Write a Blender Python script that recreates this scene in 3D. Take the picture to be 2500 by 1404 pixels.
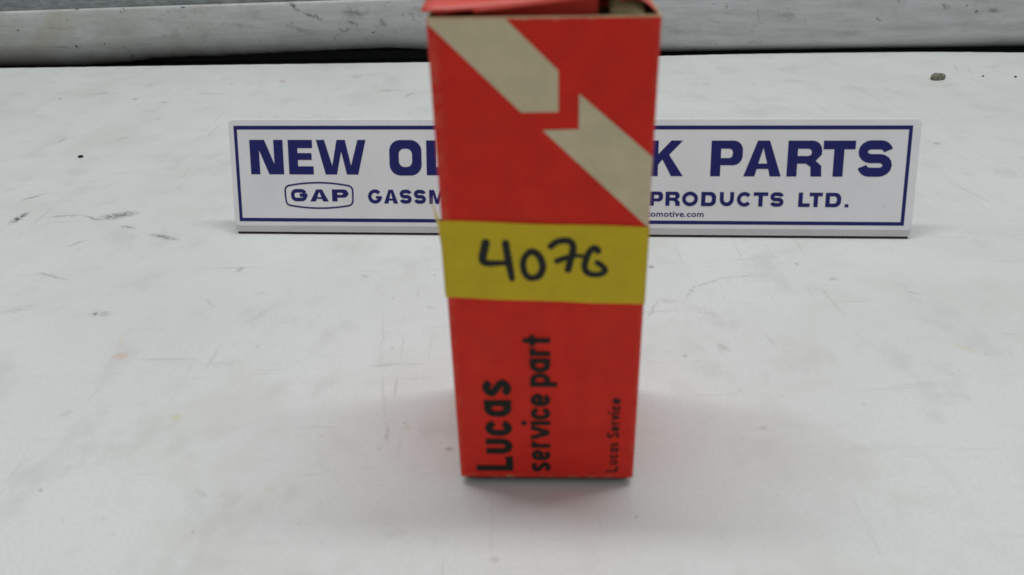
import bpy, math, random
from mathutils import Vector, Matrix
from mathutils.geometry import tessellate_polygon

random.seed(11)
sc = bpy.context.scene
for o in list(bpy.data.objects):
    bpy.data.objects.remove(o)
COL = sc.collection

# ------------------------------------------------------------------ camera
cam_data = bpy.data.cameras.new('camera')
cam_data.lens = 28.8
cam_data.sensor_width = 36.0
cam_data.sensor_fit = 'HORIZONTAL'
cam_data.clip_start = 0.005
cam_data.clip_end = 50.0
cam_data.dof.use_dof = True
cam_data.dof.focus_distance = 0.47
cam_data.dof.aperture_fstop = 15.5
cam = bpy.data.objects.new('camera', cam_data)
COL.objects.link(cam)
pitch, roll = math.radians(29.0046), math.radians(-1.3107)
d = Vector((0, math.cos(pitch), -math.sin(pitch)))
r0 = Vector((1, 0, 0))
u0 = r0.cross(d)
cr, sr = math.cos(roll), math.sin(roll)
R_ = r0 * cr + u0 * sr
U_ = -r0 * sr + u0 * cr
cam.matrix_world = Matrix(((R_.x, U_.x, -d.x, 0), (R_.y, U_.y, -d.y, 0),
                           (R_.z, U_.z, -d.z, 0.16058), (0, 0, 0, 1)))
sc.camera = cam

# ------------------------------------------------------------------ room light
world = bpy.data.worlds.new('World')
sc.world = world
world.use_nodes = True
bg = world.node_tree.nodes['Background']
bg.inputs['Color'].default_value = (0.955, 0.995, 1.0, 1)
bg.inputs['Strength'].default_value = 0.285

tube = bpy.data.lights.new('ceiling_tube', 'AREA')     # long ceiling tube running left to right
tube.shape = 'RECTANGLE'
tube.size = 1.8
tube.size_y = 0.13
tube.energy = 15.2
tube.color = (0.97, 1.0, 0.99)
tube_o = bpy.data.objects.new('ceiling_tube', tube)
COL.objects.link(tube_o)
tube_o.location = (0.05, 0.42, 1.6)
tube_o.rotation_euler = (0, 0, math.radians(-3))

sc.view_settings.view_transform = 'Standard'
sc.view_settings.look = 'None'
sc.view_settings.exposure = 0.07
sc.view_settings.gamma = 1.0
sc.view_settings.use_curve_mapping = False

# ------------------------------------------------------------------ helpers
def mesh_obj(name, verts, faces, mat, parent=None, smooth=False):
    me = bpy.data.meshes.new(name)
    me.from_pydata([tuple(v) for v in verts], [], faces)
    me.update()
    o = bpy.data.objects.new(name, me)
    COL.objects.link(o)
    for m in (mat if isinstance(mat, (list, tuple)) else [mat]):
        me.materials.append(m)
    if smooth:
        for p in me.polygons:
            p.use_smooth = True
    if parent is not None:
        o.parent = parent
    return o

def empty(name, loc, rz=0.0):
    o = bpy.data.objects.new(name, None)
    COL.objects.link(o)
    o.empty_display_size = 0.01
    o.location = loc
    o.rotation_euler = (0, 0, rz)
    return o

def tag(o, label, cat, group=None):
    o['label'] = label
    o['category'] = cat
    if group:
        o['group'] = group

class Flat:
    """collects flat shapes in face millimetres, each a hair above the last"""
    def __init__(self, step=0.004):
        self.v, self.f, self.k, self.step = [], [], 0, step
    def poly(self, outer, holes=()):
        loops = [[Vector((a, b, 0)) for a, b in outer]] + [[Vector((a, b, 0)) for a, b in h] for h in holes]
        base = len(self.v)
        w = self.k * self.step
        self.k += 1
        for l in loops:
            self.v += [(p.x, p.y, w) for p in l]
        pts = [p for l in loops for p in l]
        for t in tessellate_polygon(loops):
            a, b, c = (pts[i] for i in t)
            if (b - a).cross(c - a).z < 0:
                t = (t[0], t[2], t[1])
            self.f.append(tuple(base + i for i in t))
    def ribbon(self, pts, width, closed=False, caps=False):
        """pts: centre line; width: number or list"""
        n = len(pts)
        P = [Vector(p) for p in pts]
        W = width if isinstance(width, (list, tuple)) else [width] * n
        base = len(self.v)
        w = self.k * self.step
        self.k += 1
        for i in range(n):
            a = P[i - 1] if (i > 0 or closed) else None
            b = P[(i + 1) % n] if (i < n - 1 or closed) else None
            t1 = (P[i] - a).normalized() if a is not None else None
            t2 = (b - P[i]).normalized() if b is not None else None
            t1 = t1 or t2
            t2 = t2 or t1
            t = (t1 + t2)
            t = t.normalized() if t.length > 1e-6 else t1
            nn = Vector((-t.y, t.x))
            k = 1.0 / max(0.5, nn.dot(Vector((-t1.y, t1.x))))
            for s in (1, -1):
                q = P[i] + nn * (s * W[i] / 2 * k)
                self.v.append((q.x, q.y, w))
        for i in range(n if closed else n - 1):
            j = (i + 1) % n
            self.f.append((base + 2 * i + 1, base + 2 * j + 1, base + 2 * j, base + 2 * i))
        if caps and not closed:
            for e, nb in ((0, 1), (n - 1, n - 2)):
                t = (P[e] - P[nb]).normalized()
                a0 = math.atan2(t.y, t.x)
                arc = [P[e] + Vector((math.cos(a0 + a), math.sin(a0 + a))) * W[e] / 2
                       for a in [(-0.5 + q / 8) * math.pi for q in range(9)]]
                self.poly([(q.x, q.y) for q in arc])
    def build(self, name, place, mat, parent):
        return mesh_obj(name, [place(*p) for p in self.v], self.f, mat, parent)

def smooth_line(pts, sub=6, closed=False):
    """Catmull-Rom through the points"""
    P = [Vector(p) for p in pts]
    n = len(P)
    out = []
    for i in range(n if closed else n - 1):
        p1, p2 = P[i], P[(i + 1) % n]
        p0 = P[i - 1] if (i > 0 or closed) else p1
        p3 = P[(i + 2) % n] if (i < n - 2 or closed) else p2
        for k in range(sub):
            t = k / sub
            out.append(0.5 * ((2 * p1) + (p2 - p0) * t + (2 * p0 - 5 * p1 + 4 * p2 - p3) * t * t
                              + (3 * p1 - p0 - 3 * p2 + p3) * t ** 3))
    if not closed:
        out.append(P[-1])
    return [tuple(p) for p in out]

def rrect(x0, y0, x1, y1, r, n=6):
    """rounded rectangle; r one radius or (bottom left, bottom right, top right, top left)"""
    rs = r if isinstance(r, (list, tuple)) else (r,) * 4
    pts = []
    for (cx, cy, a0), rr in zip(((x0, y0, 180), (x1, y0, 270), (x1, y1, 0), (x0, y1, 90)), rs):
        sx = 1 if cx == x0 else -1
        sy = 1 if cy == y0 else -1
        if rr <= 0:
            pts.append((cx, cy))
            continue
        for k in range(n + 1):
            a = math.radians(a0 + 90 * k / n)
            pts.append((cx + sx * rr + rr * math.cos(a), cy + sy * rr + rr * math.sin(a)))
    return pts

# ------------------------------------------------------------------ materials
def new_mat(name):
    m = bpy.data.materials.new(name)
    m.use_nodes = True
    nt = m.node_tree
    return m, nt, nt.nodes, nt.links, nt.nodes['Principled BSDF']

def N(nodes, kind, **kw):
    n = nodes.new(kind)
    for k, v in kw.items():
        setattr(n, k, v)
    return n

def noise(nodes, links, vec, scale, detail=4, rough=0.55):
    n = nodes.new('ShaderNodeTexNoise')
    n.inputs['Scale'].default_value = scale
    n.inputs['Detail'].default_value = detail
    n.inputs['Roughness'].default_value = rough
    links.new(vec, n.inputs['Vector'])
    return n.outputs['Fac']

def mrange(nodes, links, val, a, b, c=0.0, e=1.0, smooth=True):
    n = nodes.new('ShaderNodeMapRange')
    n.interpolation_type = 'SMOOTHSTEP' if smooth else 'LINEAR'
    links.new(val, n.inputs['Value'])
    for i, v in zip(('From Min', 'From Max', 'To Min', 'To Max'), (a, b, c, e)):
        n.inputs[i].default_value = v
    return n.outputs['Result']

def mul(nodes, links, a, b):
    n = N(nodes, 'ShaderNodeMath', operation='MULTIPLY')
    for s, v in zip(n.inputs, (a, b)):
        if isinstance(v, (int, float)):
            s.default_value = v
        else:
            links.new(v, s)
    return n.outputs[0]

def mix(nodes, links, fac, a, b):
    n = N(nodes, 'ShaderNodeMix', data_type='RGBA')
    for i, v in ((0, fac), (6, a), (7, b)):
        s = n.inputs[i]
        if isinstance(v, (int, float)):
            s.default_value = v
        elif isinstance(v, tuple):
            s.default_value = (v[0], v[1], v[2], 1)
        else:
            links.new(v, s)
    return n.outputs[2]

def bump(nodes, links, height, bsdf, strength, dist):
    b = nodes.new('ShaderNodeBump')
    b.inputs['Strength'].default_value = strength
    b.inputs['Distance'].default_value = dist
    links.new(height, b.inputs['Height'])
    links.new(b.outputs['Normal'], bsdf.inputs['Normal'])

def scaled(nodes, links, vec, s):
    m = nodes.new('ShaderNodeMapping')
    m.inputs['Scale'].default_value = s
    links.new(vec, m.inputs['Vector'])
    return m.outputs['Vector']

def add_stains(nodes, links, col, vec, stains, warp=0.0022, fine=480.0, gain=1.1):
    """dirt marks, each an uneven streak of its own place, size, direction and colour"""
    wn = nodes.new('ShaderNodeTexNoise')
    wn.inputs['Scale'].default_value = 230.0
    wn.inputs['Detail'].default_value = 3.0
    links.new(vec, wn.inputs['Vector'])
    sub = N(nodes, 'ShaderNodeVectorMath', operation='SUBTRACT')
    links.new(wn.outputs['Color'], sub.inputs[0])
    sub.inputs[1].default_value = (0.5, 0.5, 0.5)
    scl = N(nodes, 'ShaderNodeVectorMath', operation='SCALE')
    links.new(sub.outputs[0], scl.inputs[0])
    scl.inputs['Scale'].default_value = warp
    add = N(nodes, 'ShaderNodeVectorMath', operation='ADD')
    links.new(vec, add.inputs[0])
    links.new(scl.outputs[0], add.inputs[1])
    flat = N(nodes, 'ShaderNodeVectorMath', operation='MULTIPLY')
    links.new(add.outputs[0], flat.inputs[0])
    flat.inputs[1].default_value = (1, 1, 0)
    wv = flat.outputs[0]
    br = mrange(nodes, links, noise(nodes, links, vec, fine, 5, 0.7), 0.36, 0.54)
    for x, y, ang, hl, hw, c, s in stains:
        mp = N(nodes, 'ShaderNodeMapping', vector_type='TEXTURE')
        mp.inputs['Location'].default_value = (x, y, 0)
        mp.inputs['Rotation'].default_value = (0, 0, ang)
        mp.inputs['Scale'].default_value = (max(hl, 0.0007), max(hw, 0.0007), 1)
        links.new(wv, mp.inputs['Vector'])
        ln = N(nodes, 'ShaderNodeVectorMath', operation='LENGTH')
        links.new(mp.outputs[0], ln.inputs[0])
        m = mrange(nodes, links, ln.outputs['Value'], 1.3, 0.2, 0.0, min(0.95, s * gain))
        if max(hl, hw) > 0.0022:
            m = mul(nodes, links, m, br)
        col = mix(nodes, links, m, col, c)
    return col

def mat_board():
    m, nt, nodes, links, b = new_mat('white_laminate')
    tc = nodes.new('ShaderNodeTexCoord').outputs['Object']
    big = noise(nodes, links, tc, 9.0, 3)
    mid = noise(nodes, links, scaled(nodes, links, tc, (1, 1, 1)), 38.0, 6, 0.62)
    fin = noise(nodes, links, tc, 900.0, 2)
    c = mix(nodes, links, mrange(nodes, links, big, 0.35, 0.65), (0.775, 0.79, 0.785), (0.735, 0.742, 0.735))
    c = mix(nodes, links, mrange(nodes, links, mid, 0.52, 0.74, 0, 0.32), c, (0.64, 0.63, 0.60))
    c = mix(nodes, links, mrange(nodes, links, fin, 0.30, 0.70, 0, 0.28), c, (0.58, 0.58, 0.58))
    blo = noise(nodes, links, tc, 17.0, 5, 0.6)
    c = mix(nodes, links, mrange(nodes, links, blo, 0.50, 0.66, 0, 0.5), c, (0.665, 0.655, 0.615))
    blo2 = noise(nodes, links, scaled(nodes, links, tc, (-1.3, 0.9, 1)), 31.0, 5, 0.65)
    c = mix(nodes, links, mrange(nodes, links, blo2, 0.52, 0.68, 0, 0.55), c, (0.62, 0.62, 0.605))
    for sx, sy, rot in ((0.05, 1.0, 0.35), (1.0, 0.05, 0.2), (0.07, 1.0, -0.5)):   # fine rubbed-in scratches
        mp = nodes.new('ShaderNodeMapping')
        mp.inputs['Rotation'].default_value = (0, 0, rot)
        mp.inputs['Scale'].default_value = (sx, sy, 1)
        links.new(tc, mp.inputs['Vector'])
        sc_ = noise(nodes, links, mp.outputs[0], 520.0, 3, 0.6)
        gate = mrange(nodes, links, noise(nodes, links, mp.outputs[0], 60.0, 2), 0.50, 0.68, 0, 0.5)
        c = mix(nodes, links, mul(nodes, links, mrange(nodes, links, sc_, 0.60, 0.68), gate), c, (0.50, 0.495, 0.48))
    dots = noise(nodes, links, tc, 330.0, 2, 0.4)
    c = mix(nodes, links, mrange(nodes, links, dots, 0.735, 0.80, 0, 0.5), c, (0.30, 0.28, 0.25))
    c = add_stains(nodes, links, c, tc, TABLE_STAINS)
    links.new(c, b.inputs['Base Color'])
    rg = mrange(nodes, links, mid, 0.3, 0.7, 0.34, 0.5)
    links.new(rg, b.inputs['Roughness'])
    b.inputs['Specular IOR Level'].default_value = 0.35
    bump(nodes, links, noise(nodes, links, tc, 14.0, 2), b, 0.25, 0.004)
    return m

def mat_rail():
    m, nt, nodes, links, b = new_mat('weathered_painted_metal')
    tc = nodes.new('ShaderNodeTexCoord').outputs['Object']
    sep = nodes.new('ShaderNodeSeparateXYZ')
    links.new(tc, sep.inputs[0])
    com = nodes.new('ShaderNodeCombineXYZ')
    links.new(sep.outputs['X'], com.inputs['X'])
    links.new(sep.outputs['Z'], com.inputs['Y'])
    v = com.outputs[0]
    st = noise(nodes, links, scaled(nodes, links, v, (0.22, 1.4, 1)), 120.0, 7, 0.65)
    bl = noise(nodes, links, v, 34.0, 5, 0.6)
    fi = noise(nodes, links, v, 620.0, 3, 0.6)
    left = mrange(nodes, links, sep.outputs['X'], -0.12, -0.42)
    c = mix(nodes, links, mrange(nodes, links, st, 0.3, 0.7), (0.59, 0.595, 0.60), (0.47, 0.475, 0.475))
    c = mix(nodes, links, mul(nodes, links, left, mrange(nodes, links, bl, 0.35, 0.6, 0, 0.7)), c, (0.45, 0.435, 0.36))
    c = mix(nodes, links, mrange(nodes, links, bl, 0.55, 0.72, 0, 0.4), c, (0.36, 0.36, 0.36))
    c = mix(nodes, links, mrange(nodes, links, fi, 0.60, 0.74, 0, 0.35), c, (0.20, 0.20, 0.195))
    c = mix(nodes, links, mrange(nodes, links, fi, 0.40, 0.30, 0, 0.35), c, (0.66, 0.66, 0.64))
    pl = noise(nodes, links, scaled(nodes, links, v, (0.8, 1.1, 1)), 150.0, 7, 0.66)
    peel = mul(nodes, links, mrange(nodes, links, pl, 0.56, 0.61, 0, 0.45), mrange(nodes, links, noise(nodes, links, v, 9.0, 2), 0.48, 0.62))
    c = mix(nodes, links, peel, c, (0.34, 0.34, 0.335))
    pit = noise(nodes, links, v, 210.0, 2, 0.5)
    c = mix(nodes, links, mrange(nodes, links, pit, 0.70, 0.75, 0, 0.6), c, (0.10, 0.10, 0.10))
    c = add_stains(nodes, links, c, v, RAIL_STAINS, 0.006, 260.0, 1.7)
    links.new(c, b.inputs['Base Color'])
    b.inputs['Roughness'].default_value = 0.55
    b.inputs['Specular IOR Level'].default_value = 0.4
    bump(nodes, links, st, b, 0.3, 0.0006)
    return m

def mat_wall():
    m, nt, nodes, links, b = new_mat('grey_textured_panel')
    tc = nodes.new('ShaderNodeTexCoord').outputs['Object']
    st = noise(nodes, links, scaled(nodes, links, tc, (0.35, 1, 1.2)), 260.0, 6, 0.65)
    c = mix(nodes, links, mrange(nodes, links, st, 0.35, 0.68), (0.19, 0.215, 0.215), (0.33, 0.355, 0.355))
    links.new(c, b.inputs['Base Color'])
    b.inputs['Roughness'].default_value = 0.7
    bump(nodes, links, st, b, 0.6, 0.001)
    return m

def mat_plain(name, col, rough=0.5, spec=0.5, grain=0.0, scale=500.0):
    m, nt, nodes, links, b = new_mat(name)
    tc = nodes.new('ShaderNodeTexCoord').outputs['Object']
    n = noise(nodes, links, tc, scale, 4)
    dk = tuple(v * (1 - grain) for v in col)
    links.new(mix(nodes, links, mrange(nodes, links, n, 0.3, 0.7), col, dk), b.inputs['Base Color'])
    b.inputs['Roughness'].default_value = rough
    b.inputs['Specular IOR Level'].default_value = spec
    return m

RAW = (0.53, 0.43, 0.245)
def mat_card(name, col, wear=True, grain=0.12, rough=0.56, spec=0.22):
    """printed carton: fine mottling, rubbed to raw card along its lower rim and corners"""
    m, nt, nodes, links, b = new_mat(name)
    tc = nodes.new('ShaderNodeTexCoord').outputs['Object']
    n1 = noise(nodes, links, tc, 140.0, 4)
    n2 = noise(nodes, links, tc, 1500.0, 3)
    dk = tuple(v * (1 - grain) for v in col)
    c = mix(nodes, links, mrange(nodes, links, n1, 0.3, 0.7), col, dk)
    c = mix(nodes, links, mrange(nodes, links, n2, 0.35, 0.7, 0, 0.12), c, tuple(v * 0.6 + 0.008 for v in col))
    if wear:
        sep = nodes.new('ShaderNodeSeparateXYZ')
        links.new(tc, sep.inputs[0])
        nz = noise(nodes, links, tc, 260.0, 4, 0.6)
        low = mrange(nodes, links, sep.outputs['Z'], 0.0042, 0.0025)
        high = mrange(nodes, links, sep.outputs['Z'], BOX_H - 0.0012, BOX_H)
        mx = N(nodes, 'ShaderNodeMath', operation='MAXIMUM')
        links.new(low, mx.inputs[0])
        links.new(high, mx.inputs[1])
        f = mul(nodes, links, mx.outputs[0], mrange(nodes, links, nz, 0.45, 0.70, 0, 0.75))
        c = mix(nodes, links, f, c, RAW)
        ab = N(nodes, 'ShaderNodeMath', operation='ABSOLUTE')
        links.new(sep.outputs['X'], ab.inputs[0])
        side = mrange(nodes, links, ab.outputs[0], BOX_W / 2 - 0.0020, BOX_W / 2 - 0.0001, 0, 0.4)
        c = mix(nodes, links, mul(nodes, links, side, mrange(nodes, links, nz, 0.35, 0.65)), c, (0.74, 0.17, 0.11))
        fade = noise(nodes, links, tc, 45.0, 3)
        c = mix(nodes, links, mrange(nodes, links, fade, 0.48, 0.72, 0, 0.16), c, (0.74, 0.085, 0.04))
        scuff = noise(nodes, links, scaled(nodes, links, tc, (1, 1, 0.3)), 420.0, 5, 0.7)
        c = mix(nodes, links, mrange(nodes, links, scuff, 0.70, 0.80, 0, 0.35), c, RAW)
    links.new(c, b.inputs['Base Color'])
    b.inputs['Roughness'].default_value = rough
    b.inputs['Specular IOR Level'].default_value = spec
    bump(nodes, links, noise(nodes, links, tc, 60.0, 4), b, 0.22, 0.0015)
    return m

def mat_tape():
    m, nt, nodes, links, b = new_mat('yellow_paper_tape')
    tc = nodes.new('ShaderNodeTexCoord').outputs['Object']
    n1 = noise(nodes, links, tc, 160.0, 4)
    n2 = noise(nodes, links, scaled(nodes, links, tc, (1, 1, 4)), 900.0, 3)
    c = mix(nodes, links, mrange(nodes, links, n1, 0.3, 0.7), (0.90, 0.76, 0.025), (0.84, 0.70, 0.026))
    c = mix(nodes, links, mrange(nodes, links, n2, 0.4, 0.7, 0, 0.2), c, (0.60, 0.46, 0.03))
    links.new(c, b.inputs['Base Color'])
    b.inputs['Roughness'].default_value = 0.42
    b.inputs['Specular IOR Level'].default_value = 0.3
    wr = noise(nodes, links, scaled(nodes, links, tc, (1, 1, 0.35)), 70.0, 3)
    bump(nodes, links, wr, b, 0.5, 0.002)
    tr = nodes.new('ShaderNodeBsdfTranslucent')
    links.new(c, tr.inputs['Color'])
    ms = nodes.new('ShaderNodeMixShader')
    ms.inputs[0].default_value = 0.32
    out = nodes['Material Output']
    links.new(b.outputs[0], ms.inputs[1])
    links.new(tr.outputs[0], ms.inputs[2])
    links.new(ms.outputs[0], out.inputs['Surface'])
    return m

BOX_W, BOX_D, BOX_H = 0.04820, 0.0472, 0.12736
TABLE_STAINS = [
    (-0.2415, 0.3715, 1.48, 0.0075, 0.0025, (0.045, 0.045, 0.05), 0.8),
    (-0.2484, 0.3978, 0.78, 0.0063, 0.0014, (0.045, 0.045, 0.05), 0.5),
    (-0.2197, 0.3727, 0.09, 0.009, 0.0015, (0.045, 0.045, 0.05), 0.35),
    (-0.2052, 0.3695, -0.57, 0.008, 0.0011, (0.045, 0.045, 0.05), 0.4),
    (-0.1926, 0.3719, 0.35, 0.0098, 0.0044, (0.045, 0.045, 0.05), 0.65),
    (-0.1824, 0.3575, -0.38, 0.0052, 0.0015, (0.045, 0.045, 0.05), 0.45),
    (-0.1611, 0.3457, -0.4, 0.0095, 0.0018, (0.045, 0.045, 0.05), 0.5),
    (-0.1995, 0.3406, 0.97, 0.0057, 0.0013, (0.045, 0.045, 0.05), 0.25),
    (-0.1946, 0.3086, -0.43, 0.0103, 0.0009, (0.16, 0.14, 0.1), 0.4),
    (-0.1952, 0.2812, 0.47, 0.008, 0.003, (0.25, 0.24, 0.22), 0.22),
    (-0.1606, 0.276, -0.15, 0.0055, 0.0023, (0.16, 0.14, 0.1), 0.32),
    (-0.1626, 0.2762, -0.04, 0.0008, 0.0007, (0.045, 0.045, 0.05), 0.9),
    (-0.1436, 0.2538, -1.26, 0.0065, 0.0012, (0.75, 0.3, 0.16), 0.14),
    (-0.1405, 0.2456, -0.04, 0.0029, 0.0022, (0.75, 0.3, 0.16), 0.42),
    (-0.1158, 0.3106, 1.12, 0.0028, 0.0014, (0.25, 0.24, 0.22), 0.4),
    (-0.1079, 0.2092, 0.73, 0.0017, 0.0021, (0.62, 0.56, 0.28), 0.4),
    (-0.0394, 0.1989, -1.43, 0.0042, 0.0009, (0.25, 0.24, 0.22), 0.4),
    (-0.0198, 0.1909, -0.03, 0.0016, 0.001, (0.25, 0.24, 0.22), 0.45),
    (-0.0481, 0.2567, -1.46, 0.0231, 0.0005, (0.25, 0.24, 0.22), 0.15),
    (-0.0427, 0.2173, -1.4, 0.0172, 0.0004, (0.25, 0.24, 0.22), 0.15),
    (-0.1067, 0.2437, 1.53, 0.0089, 0.0008, (0.16, 0.14, 0.1), 0.16),
    (-0.0995, 0.2394, 1.06, 0.0027, 0.0011, (0.25, 0.24, 0.22), 0.14),
    (-0.0968, 0.2738, 1.04, 0.0099, 0.0021, (0.25, 0.24, 0.22), 0.14),
    (-0.1204, 0.2826, -0.95, 0.0053, 0.0006, (0.16, 0.14, 0.1), 0.2),
    (-0.1017, 0.2892, 0.31, 0.003, 0.0012, (0.25, 0.24, 0.22), 0.2),
    (0.0796, 0.29, 0.51, 0.007, 0.0009, (0.25, 0.24, 0.22), 0.32),
    (0.0923, 0.2945, 0.18, 0.0075, 0.0008, (0.25, 0.24, 0.22), 0.32),
    (0.0708, 0.2825, 1.08, 0.0093, 0.001, (0.25, 0.24, 0.22), 0.28),
    (0.0537, 0.2697, 1.16, 0.0097, 0.0007, (0.25, 0.24, 0.22), 0.3),
    (0.0605, 0.2759, -0.05, 0.0043, 0.0022, (0.25, 0.24, 0.22), 0.2),
    (0.073, 0.2676, -0.68, 0.0063, 0.0023, (0.16, 0.14, 0.1), 0.14),
    (0.1572, 0.2776, -0.48, 0.0036, 0.001, (0.25, 0.24, 0.22), 0.32),
    (0.1303, 0.2909, -0.19, 0.0021, 0.0017, (0.25, 0.24, 0.22), 0.35),
    (0.0587, 0.3046, -0.05, 0.0014, 0.0017, (0.25, 0.24, 0.22), 0.6),
    (0.0743, 0.2422, -1.0, 0.0032, 0.0018, (0.25, 0.24, 0.22), 0.3),
    (0.1582, 0.238, -0.75, 0.005, 0.002, (0.62, 0.56, 0.28), 0.3),
    (0.0757, 0.1974, -0.81, 0.0013, 0.0013, (0.25, 0.24, 0.22), 0.28),
    (0.092, 0.2459, -1.44, 0.0051, 0.0006, (0.25, 0.24, 0.22), 0.22),
    (0.2291, 0.3753, -1.32, 0.0158, 0.0012, (0.25, 0.24, 0.22), 0.18),
    (0.0599, 0.2376, -0.55, 0.0011, 0.0012, (0.25, 0.24, 0.22), 0.35),
    (-0.0699, 0.5742, 1.22, 0.0094, 0.0015, (0.045, 0.045, 0.05), 0.28),
    (-0.0869, 0.5871, 0.13, 0.007, 0.0038, (0.16, 0.14, 0.1), 0.32),
    (-0.1701, 0.6189, -1.05, 0.0053, 0.002, (0.42, 0.2, 0.17), 0.5),
    (-0.1153, 0.6284, -0.09, 0.0046, 0.0055, (0.42, 0.2, 0.17), 0.28),
    (-0.2421, 0.5696, -0.08, 0.0039, 0.0023, (0.42, 0.2, 0.17), 0.35),
    (-0.2656, 0.5797, -0.08, 0.0021, 0.0024, (0.045, 0.045, 0.05), 0.6),
    (-0.3221, 0.5847, -0.48, 0.002, 0.0013, (0.045, 0.045, 0.05), 0.7),
    (-0.2764, 0.4908, 1.56, 0.0065, 0.0013, (0.25, 0.24, 0.22), 0.3),
    (-0.2966, 0.5975, 0.09, 0.0046, 0.0027, (0.25, 0.24, 0.22), 0.35),
    (-0.2385, 0.4919, 0.63, 0.0043, 0.0025, (0.25, 0.24, 0.22), 0.28),
    (-0.2132, 0.589, -0.17, 0.0139, 0.0023, (0.16, 0.14, 0.1), 0.2),
    (-0.2318, 0.5306, -0.35, 0.0026, 0.0017, (0.045, 0.045, 0.05), 0.3),
    (0.3367, 0.6129, -1.95, 0.0113, 0.001, (0.25, 0.24, 0.22), 0.3),
    (0.3429, 0.6051, -1.85, 0.0119, 0.0006, (0.25, 0.24, 0.22), 0.35),
    (0.1431, 0.5841, -0.09, 0.0031, 0.0031, (0.25, 0.24, 0.22), 0.3),
    (0.2064, 0.5875, -0.09, 0.0072, 0.0019, (0.62, 0.56, 0.28), 0.4),
    (0.2454, 0.4485, 0.26, 0.0022, 0.002, (0.25, 0.24, 0.22), 0.45),
    (-0.0062, 0.148, -0.16, 0.0017, 0.0012, (0.25, 0.24, 0.22), 0.25),
    (-0.032, 0.2751, -0.23, 0.0024, 0.0014, (0.25, 0.24, 0.22), 0.2),
    (-0.0615, 0.3024, -0.42, 0.0026, 0.0011, (0.25, 0.24, 0.22), 0.3),
    (-0.1443, 0.2126, 0.72, 0.0023, 0.0014, (0.25, 0.24, 0.22), 0.18),
    (-0.1132, 0.1653, 0.21, 0.0024, 0.0015, (0.25, 0.24, 0.22), 0.14),
    (-0.0887, 0.1747, -0.61, 0.0028, 0.0011, (0.16, 0.14, 0.1), 0.16),
    (-0.0695, 0.1754, 0.69, 0.002, 0.0014, (0.62, 0.56, 0.28), 0.25),
    (-0.0322, 0.1572, 0.24, 0.0036, 0.0017, (0.16, 0.14, 0.1), 0.12),
    (-0.0337, 0.2011, -0.33, 0.0018, 0.0015, (0.62, 0.56, 0.28), 0.25),
    (-0.0492, 0.1532, -0.77, 0.004, 0.0008, (0.25, 0.24, 0.22), 0.1),
    (-0.146, 0.6654, -0.09, 0.0033, 0.003, (0.25, 0.24, 0.22), 0.3),
    (-0.207, 0.614, -0.6, 0.003, 0.0014, (0.045, 0.045, 0.05), 0.3),
    (0.1053, 0.1873, 0.12, 0.0103, 0.0026, (0.25, 0.24, 0.22), 0.08),
    (-0.153, 0.3048, 0.73, 0.0124, 0.004, (0.25, 0.24, 0.22), 0.08),
    (-0.1191, 0.3839, -0.96, 0.0182, 0.0029, (0.25, 0.24, 0.22), 0.06),
]
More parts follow.
